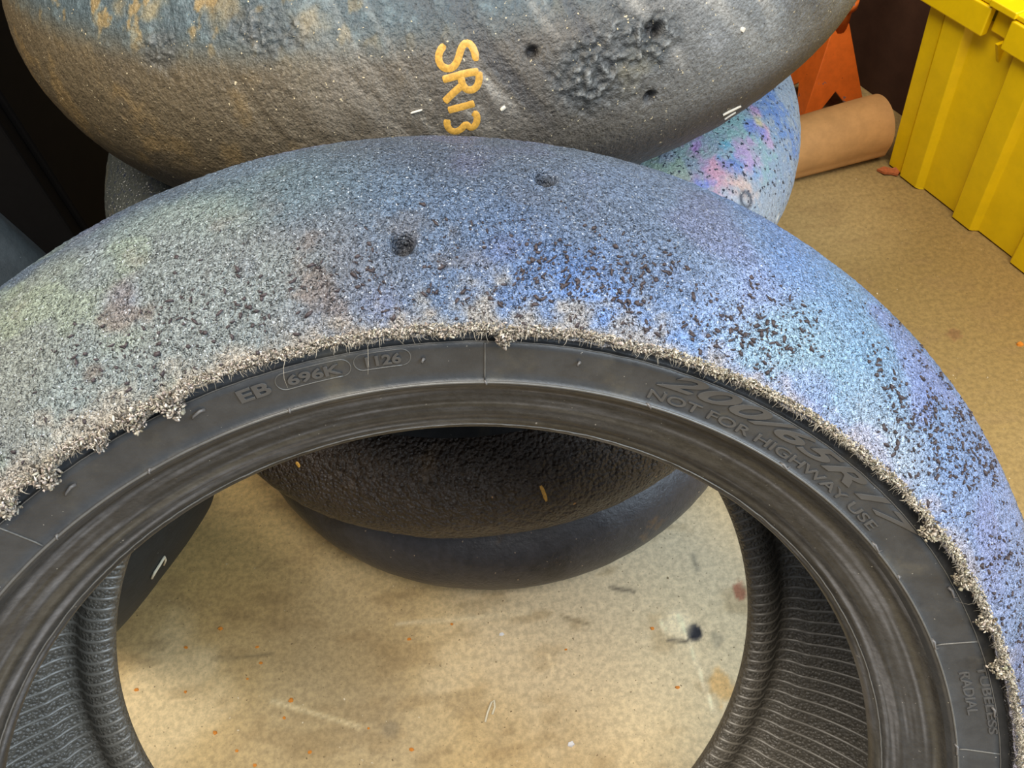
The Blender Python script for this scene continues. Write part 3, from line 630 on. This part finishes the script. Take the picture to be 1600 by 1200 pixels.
# ------------------------------------------------------------------ upright tyres at the left
def upright(name, label, cx, cy, R, t0, t1, ax, mat):
    a = Vector(ax).normalized(); up = Vector((0, 0, 1)); e1 = up.cross(a).normalized()
    Rm = Matrix((e1, up, a)).transposed().to_4x4(); root = empty(name, Matrix.Translation((cx, cy, 0)) @ Rm); tag(root, label, 'tyre')
    w_ = t1 - t0; m_ = (t0 + t1) / 2
    out = [(R * .86, t0 + .004), (R * .93, t0), (R * .975, t0 + .008), (R * .993, t0 + .022), (R, m_), (R * .993, t1 - .022), (R * .975, t1 - .008), (R * .93, t1), (R * .86, t1 - .004)]
    tr = chaikin(out[1:-1], 3); P_ = revolve(tr, np.linspace(0, 2 * PI, 361)[:-1]); N_ = P_.copy(); N_[..., 2] = 0; N_ /= np.linalg.norm(N_, axis=-1, keepdims=True)
    P_ = P_ + N_ * ((fbm(P_, 30, 3, 9) - .7) * .0015)[..., None]
    o = link('tread', grid_mesh('tread', P_, True), mat, root); o.location = (0, R, 0)
    for s in (0, 1):
        z1 = t0 if s == 0 else t1; k = 1 if s == 0 else -1
        sw = chaikin([(R * .93, z1), (R * .86, z1 - k * .002), (R * .76, z1 + k * .006), (R * .68, z1 + k * .012), (R * .655, z1 + k * .02), (R * .66, z1 + k * .028)], 2)
        o = link('sidewall', grid_mesh('sidewall', revolve(sw, TH[::2]), True, flip=s == 1), M['black'], root); o.location = (0, R, 0)
    ln = chaikin([(R * .66, t0 + .028), (R * .8, t0 + .012), (R * .95, t0 + .02), (R * .97, m_), (R * .95, t1 - .02), (R * .8, t1 - .012), (R * .66, t1 - .028)], 2)
    o = link('inner_liner', grid_mesh('inner_liner', revolve(ln, TH[::2]), True), M['black'], root); o.location = (0, R, 0)
    return root
up1 = upright('slick_tyre', 'black wide slick tyre standing upright on the concrete left of the stack', -.536, .47, .30, -.080, .085, (.52, .855, 0), M['dark_slick'])
dark_filler = empty('dark_filler_block', Matrix.Translation((-1.0, .98, 0))); tag(dark_filler, 'added black filler standing in for deep shade behind the upright tyre at the left', 'dark_filler')  # added shape whose black stands in for the deep shade at the left
def bxo(name, par, b, mat):
    bm = bmesh.new(); bmesh.ops.create_cube(bm, size=1, matrix=Matrix.Translation(((b[0] + b[1]) / 2, (b[2] + b[3]) / 2, (b[4] + b[5]) / 2)) @ Matrix.Diagonal((b[1] - b[0], b[3] - b[2], b[5] - b[4], 1)))
    o = obj(name, bm, mat, par, smooth=False); m_ = o.modifiers.new('bevel', 'BEVEL'); m_.width = .003; m_.segments = 2; return o
bxo('filler_body', dark_filler, (-.55, .55, -.235, .25, .03, 1.1), M['pitch']); bxo('filler_plinth', dark_filler, (-.53, .53, -.22, .24, 0, .03), M['pitch'])
for k in (0, 1):
    dr = bxo('filler_door', dark_filler, (-.545 + k * .547, -.002 + k * .547, -.257, -.237, .04, 1.09), M['pitch'])
    bxo('filler_handle', dr, (-.04 + k * .06, -.02 + k * .06, -.275, -.258, .5, .62), M['pitch'])
# ------------------------------------------------------------------ yellow tote
c0 = Vector((.567, .904, 0)); ed = Vector((.357, -.934, 0)).normalized(); bk = Vector((.934, .357, 0)).normalized()
TM = Matrix((ed, bk, Vector((0, 0, 1)))).transposed().to_4x4(); tote = empty('storage_tote', Matrix.Translation(c0 + ed * .27 + bk * .19) @ TM)
tag(tote, 'bright yellow ribbed plastic storage tote with a hinged lid at right edge', 'tote')
TL, TW, THt = .54, .38, .254
def side_prof(Ln):
    """outline along one side: (s, outward offset)"""
    pts = [(0, 0), (.022, 0), (.0235, -.004), (.0255, -.004)]; s = .0255
    while s + .1 < Ln - .03:
        pts += [(s + .0005, .0040), (s + .0305, .0040), (s + .0365, -.0050), (s + .0930, -.0050)]; s += .0930 + .0055
    pts += [(Ln - .028, -.004), (Ln - .022, 0)]
    return pts
ring = []
for (ox, oy, dx, dy, Ln) in ((-TL / 2, -TW / 2, 1, 0, TL), (TL / 2, -TW / 2, 0, 1, TW), (TL / 2, TW / 2, -1, 0, TL), (-TL / 2, TW / 2, 0, -1, TW)):
    nx, ny = dy, -dx
    for s, o_ in side_prof(Ln): ring.append((ox + dx * s + nx * o_, oy + dy * s + ny * o_))
bm = bmesh.new(); levels = []
for z, g in ((.0, -.006), (.003, 0), (THt, .012)):
    levels.append([bm.verts.new((x * (1 + g * 2 / TL), y * (1 + g * 2 / TW), z)) for x, y in ring])
n = len(ring)
for a, b in zip(levels[:-1], levels[1:]):
    for k in range(n): bm.faces.new((a[k], a[(k + 1) % n], b[(k + 1) % n], b[k]))
bm.faces.new(levels[0][::-1])
tb = obj('tote_body', bm, M['yellow'], tote, smooth=False)
bv = tb.modifiers.new('bevel', 'BEVEL'); bv.width = .0012; bv.segments = 2; bv.limit_method = 'ANGLE'; bv.angle_limit = math.radians(25)
def box(bm, x0, x1, y0, y1, z0, z1):
    bmesh.ops.create_cube(bm, size=1, matrix=Matrix.Translation(((x0 + x1) / 2, (y0 + y1) / 2, (z0 + z1) / 2)) @ Matrix.Diagonal((x1 - x0, y1 - y0, z1 - z0, 1)))
def bevel(o, w_=.002): m_ = o.modifiers.new('bevel', 'BEVEL'); m_.width = w_; m_.segments = 3; m_.limit_method = 'ANGLE'
hx, hy = TL / 2 + .024, TW / 2 + .024
bm = bmesh.new(); zt = THt - .012; zb = zt + .034
box(bm, -hx, -hx + .100, -hy, -hy + .010, zt, zb)
box(bm, -hx + .100, -hx + .128, -hy + .012, -hy + .020, zt + .004, zb)
box(bm, -hx + .128, hx, -hy, -hy + .010, zt, zb)
box(bm, -hx, hx, hy - .010, hy, zt, zb); box(bm, -hx, -hx + .010, -hy + .010, hy - .01, zt, zb); box(bm, hx - .010, hx, -hy + .01, hy - .01, zt, zb)
box(bm, -hx + .010, hx - .010, -hy + .010, -hy + .030, zb - .004, zb)
bevel(obj('tote_rim', bm, M['yellow'], tote, smooth=False))
for x in (-hx + .118, -hx + .175, -hx + .30, -hx + .42):
    bm = bmesh.new(); v = [bm.verts.new(q) for q in ((x, -hy + .004, zt), (x + .004, -hy + .004, zt), (x + .004, -hy + .022, zt - .032), (x, -hy + .022, zt - .032), (x, -hy + .024, zt), (x + .004, -hy + .024, zt))]
    for f in ((0, 1, 2, 3), (0, 3, 4), (1, 5, 2), (3, 2, 5, 4), (0, 4, 5, 1)): bm.faces.new([v[i] for i in f])
    obj('rim_gusset', bm, M['yellow'], tote, smooth=False)
for side in (0, 1):
    bm = bmesh.new(); ya, yb = (-hy + .002, -.012) if side == 0 else (.012, hy - .002)
    box(bm, -hx + .004, hx - .004, ya, yb, zb + .001, zb + .007)
    yc = 0; k = 0; x = -hx + .03
    while x < hx - .05:
        box(bm, x, x + .03, (yb - .004 if side == 0 else ya - .020), (yb + .020 if side == 0 else ya + .004), zb + .001, zb + .007); x += .064
    if side == 0:
        box(bm, -hx + .096, -hx + .132, -hy - .002, -hy + .03, zb + .002, zb + .010)
        box(bm, -hx + .01, -hx + .11, -hy + .012, -hy + .018, zb + .007, zb + .012)
        box(bm, -hx + .16, hx - .02, -hy + .012, -hy + .018, zb + .007, zb + .012)
    for vv in bm.verts:
        if side == 1 and False: pass
    bevel(obj('lid_flap', bm, M['yellow'], tote, smooth=False), .0015)

# ------------------------------------------------------------------ cardboard tube
a_ = at(1232, 290); b_p = at(1391, 250); TR = .038
dirn = (b_p - a_).normalized()
perp = Vector((-dirn.y, dirn.x, 0)); 
s0 = a_ + perp * (TR - .006) - dirn * .12; L_t = .12 + (b_p - a_).length - .014
XM = Matrix((dirn, perp, Vector((0, 0, 1)))).transposed().to_4x4()
tube = empty('cardboard_tube', Matrix.Translation(s0) @ XM); tag(tube, 'tan rounded cardboard tube lying on the floor between the tyres and the yellow tote', 'tube')
def tube_ring(r, k): 
    out = []
    for i in range(64):
        a = 2 * PI * i / 64; y = r * 1.06 * math.cos(a); z = r * math.sin(a)
        e = 1 + .10 * math.exp(-((a - PI * 1.22) / .16) ** 2)      # pressed crease low on the front
        out.append((y * e, TR + max(z * e, -TR + .0005 + (TR - r))))
    return out
nx_ = 40; Pt = np.zeros((nx_, 64, 3)); Pi_ = np.zeros((nx_, 64, 3))
for i in range(nx_):
    x = L_t * i / (nx_ - 1); fl = 1 + .10 * sm(np.array(x / L_t), .35, 1.0)
    for k, (y, z) in enumerate(tube_ring(TR, 0)): Pt[i, k] = (x, y, z * fl)
    for k, (y, z) in enumerate(tube_ring(TR - .003, 0)): Pi_[i, k] = (x, y, .0 + z * fl)
Pt[..., 2] += (fbm(Pt, 9, 2, 4) - .5) * .003 * (Pt[..., 2] > .02)
link('tube_wall', grid_mesh('tube_wall', Pt, False, True), M['tube'], tube)
link('tube_bore', grid_mesh('tube_bore', Pi_, False, True), M['tube'], tube)
for xx in (0, nx_ - 1):
    link('tube_rim', grid_mesh('tube_rim', np.stack([Pt[xx], Pi_[xx]], 0), False, True), M['tube'], tube)

# ------------------------------------------------------------------ orange jack stand
zl, zh = .012, .215
A1 = Vector((.470, 1.003, 0)); A2 = Vector((.576, 1.018, 0)); B1 = at(1296, 36, zh - .02); 
wx = (A2 - A1); Wd = wx.length; ax1 = wx.normalized(); ay1 = Vector((-ax1.y, ax1.x, 0))
JM = Matrix((ax1, ay1, Vector((0, 0, 1)))).transposed().to_4x4(); ctr = (A1 + A2) / 2 + ay1 * Wd / 2; ctr.z = 0
jack = empty('jack_stand', Matrix.Translation(ctr) @ JM); tag(jack, 'orange painted steel jack stand with chipped paint behind the cardboard tube', 'jack stand')
tw = .024; hb = Wd / 2; htop = .135; th_j = .004
def plate(rot):
    b_ = bmesh.new()
    o_ = [(-hb, 0), (-hb + .028, 0), (-.012, .050), (.012, .050), (hb - .028, 0), (hb, 0), (tw / 2, htop), (-tw / 2, htop)]
    if True: o_ = [(-hb, 0), (-hb + .010, 0), (0, .046), (hb - .014, 0), (hb, 0), (tw / 2, htop), (-tw / 2, htop)]
    def y_(z): return -(hb + (tw / 2 - hb) * z / htop)
    F_ = [b_.verts.new((x, y_(z), z)) for x, z in o_]; K_ = [b_.verts.new((x * (1 - th_j / hb), y_(z) + th_j, z)) for x, z in o_]
    b_.faces.new(F_); b_.faces.new(K_[::-1]); m = len(o_)
    for k in range(m): b_.faces.new((F_[k], F_[(k + 1) % m], K_[(k + 1) % m], K_[k]))
    o = obj('leg_plate', b_, M['orange'], jack, smooth=False); o.rotation_euler = (0, 0, rot * PI / 2); bevel(o, .0012)
for k in range(4): plate(k)
bm = bmesh.new(); tube_bm(bm, [(0, 0, htop - .01), (0, 0, htop + .03), (0, 0, htop + .09)], .016, 24); obj('column', bm, M['orange'], jack)
bm = bmesh.new(); tube_bm(bm, [(0, 0, htop + .022), (0, 0, htop + .034)], .022, 24); obj('collar', bm, M['orange'], jack)
bm = bmesh.new(); box(bm, -.03, .03, -.018, .018, htop + .09, htop + .10); bevel(obj('saddle', bm, M['orange'], jack, smooth=False), .002)

# ------------------------------------------------------------------ brown boxes behind
def carton(name, label, loc_, rot, sx, sy, sz):
    root = empty(name, Matrix.Translation(loc_) @ Matrix.Rotation(rot, 4, 'Z')); tag(root, label, 'box')
    t = .004
    for (x0, x1, y0, y1) in ((-sx / 2, sx / 2, -sy / 2, -sy / 2 + t), (-sx / 2, sx / 2, sy / 2 - t, sy / 2), (-sx / 2, -sx / 2 + t, -sy / 2 + t, sy / 2 - t), (sx / 2 - t, sx / 2, -sy / 2 + t, sy / 2 - t)):
        bm = bmesh.new(); box(bm, x0, x1, y0, y1, 0, sz); bevel(obj('side_panel', bm, M['box'], root, smooth=False), .0015)
    for (y0, y1) in ((-sy / 2, -.001), (.001, sy / 2)):
        bm = bmesh.new(); box(bm, -sx / 2, sx / 2, y0, y1, sz, sz + t); obj('top_flap', bm, M['box'], root, smooth=False)
    bm = bmesh.new(); box(bm, -sx / 2 + t, sx / 2 - t, -sy / 2 + t, sy / 2 - t, 0, t); obj('bottom_panel', bm, M['box'], root, smooth=False)
    return root
bx = carton('cardboard_box', 'dark brown cardboard box standing behind the jack stand and tote', (.831, 1.259, 0), math.radians(20.9), .56, .34, .6)
for x in (-.255, -.238, -.228):
    bm = bmesh.new(); tube_bm(bm, [(x, -.1712, .01), (x + .004, -.1716, .2), (x - .002, -.1712, .54)], .0022, 6); obj('crease_fold', bm, M['box'], bx)
bm = bmesh.new()
for (p, q) in (((-.070, .10), (-.062, .135)), ((-.062, .135), (-.058, .104)), ((-.058, .104), (-.050, .138)), ((-.074, .12), (-.054, .118))):
    tube_bm(bm, [(p[0], -.1702, p[1]), ((p[0] + q[0]) / 2, -.1704, (p[1] + q[1]) / 2), (q[0], -.1702, q[1])], .0013, 5)
obj('pen_scribble', bm, M['ink'], bx)
carton('cardboard_box', 'dark brown cardboard box in the shade beside the jack stand, nearer the stack', (.330, 1.26, 0), math.radians(20.9), .36, .32, .6)

# ------------------------------------------------------------------ litter on the floor
def flake(px, py, s, mat, name, label, cat, group=None, el=1.3):
    p = at(px, py); k = rng.randint(5, 8); b_ = bmesh.new(); a0 = rng.rand() * 6; top = []; bot = []
    for i in range(k):
        a = a0 + 2 * PI * i / k; r = s * (.7 + .5 * rng.rand()); x, y = r * math.cos(a) * el, r * math.sin(a)
        bot.append(b_.verts.new((x, y, .0001))); top.append(b_.verts.new((x * .85, y * .85, s * (.35 + .35 * rng.rand()))))
    b_.faces.new(top); b_.faces.new(bot[::-1])
    for i in range(k): b_.faces.new((bot[i], bot[(i + 1) % k], top[(i + 1) % k], top[i]))
    o = obj(name, b_, mat, None, smooth=False); o.location = (p.x, p.y, 0); tag(o, label, cat, group); return o
for (px, py, s) in ((639, 999, 1.6), (706, 975, 1.2), (1019, 982, 1.5), (1059, 1074, 1.5), (643, 1171, 1.7), (576, 1138, 1.1), (884, 1015, 1), (345, 982, 2.0), (291, 1012, 1.5), (402, 1011, 1.4), (408, 1036, 1.5), (387, 1061, 1.1),
                    (290, 1081, 1.4), (455, 1094, 1.9), (444, 1122, 1.5), (336, 1145, 1.9), (213, 1078, 2.0), (370, 1173, 1.4), (484, 1175, 1.4), (398, 1196, 1.5)):
    flake(px, py, s * .0011, M['flake_orange'], 'paint_flake', 'tiny orange flake on the concrete seen through the big tyre', 'flake', 'orange flakes on the floor')
flake(1593, 538, .0035, M['flake_orange'], 'paint_flake', 'orange-yellow flake alone on the concrete at the right edge', 'flake')
flake(784, 991, .0024, M['flake_white'], 'plastic_chip', 'white chip on the concrete below the bottom stacked tyre', 'chip')
flake(892, 1163, .0026, M['flake_white'], 'plastic_chip', 'white crumb on the concrete near the bottom edge of the opening', 'chip')
p = at(767, 1110); bm = bmesh.new(); tube_bm(bm, [(-.006, -.010, .0012), (-.003, -.002, .0022), (.001, .006, .003), (.004, .008, .003), (.004, .002, .0016), (.001, -.004, .0012)], .0011, 6)
o = obj('plastic_curl', bm, M['flake_tan']); o.location = (p.x, p.y, 0); tag(o, 'pale curled plastic sliver lying on the concrete in the middle of the tyre opening', 'scrap')
p = at(1388, 271); bm = bmesh.new(); L0 = [(-.016, 0), (-.008, .006), (.002, .005), (.009, .009), (.014, .002), (.012, -.005), (.004, -.004), (-.005, -.008)]
T_ = [bm.verts.new((x, y, .004 + .35 * abs(y))) for x, y in L0]; B_ = [bm.verts.new((x, y, .0005 + .35 * abs(y))) for x, y in L0]; bm.faces.new(T_); bm.faces.new(B_[::-1])
for i in range(8): bm.faces.new((B_[i], B_[(i + 1) % 8], T_[(i + 1) % 8], T_[i]))
o = obj('dry_leaf', bm, M['leaf'], smooth=False); o.location = (p.x, p.y, 0); o.rotation_euler = (0, 0, -.5); tag(o, 'small dry reddish leaf on the floor at the corner of the yellow tote', 'leaf')
# pale sliver stuck on the upright tyre's tread
tr_o = [c for c in up1.children if c.name.startswith('tread')][0]
mw = up1.matrix_world @ Matrix.Translation((0, .30, 0)); mi = mw.inverted()
bvu = BVHTree.FromPolygons([v.co[:] for v in tr_o.data.vertices], [p.vertices[:] for p in tr_o.data.polygons])
pts = []
for q in ((235, 903), (240, 893), (247, 882), (255, 869), (257, 874), (254, 882)):
    h_ = bvu.ray_cast(mi @ Vector((0, 0, CAMH)), (mi.to_3x3() @ ray(*q)).normalized())
    if h_[0] is not None: pts.append(mw @ (h_[0] - h_[1] * 0 + Vector((h_[0].x, h_[0].y, 0)).normalized() * .0012))
if len(pts) > 2:
    o0 = pts[0].copy(); bm = bmesh.new(); tube_bm(bm, [p - o0 for p in pts], .0012, 6, [.8, 1, 1, 1, .8, .6][:len(pts)])
    o = obj('wood_sliver', bm, M['flake_tan']); o.location = o0; tag(o, 'pale wooden sliver stuck to the upright black tyre', 'scrap')
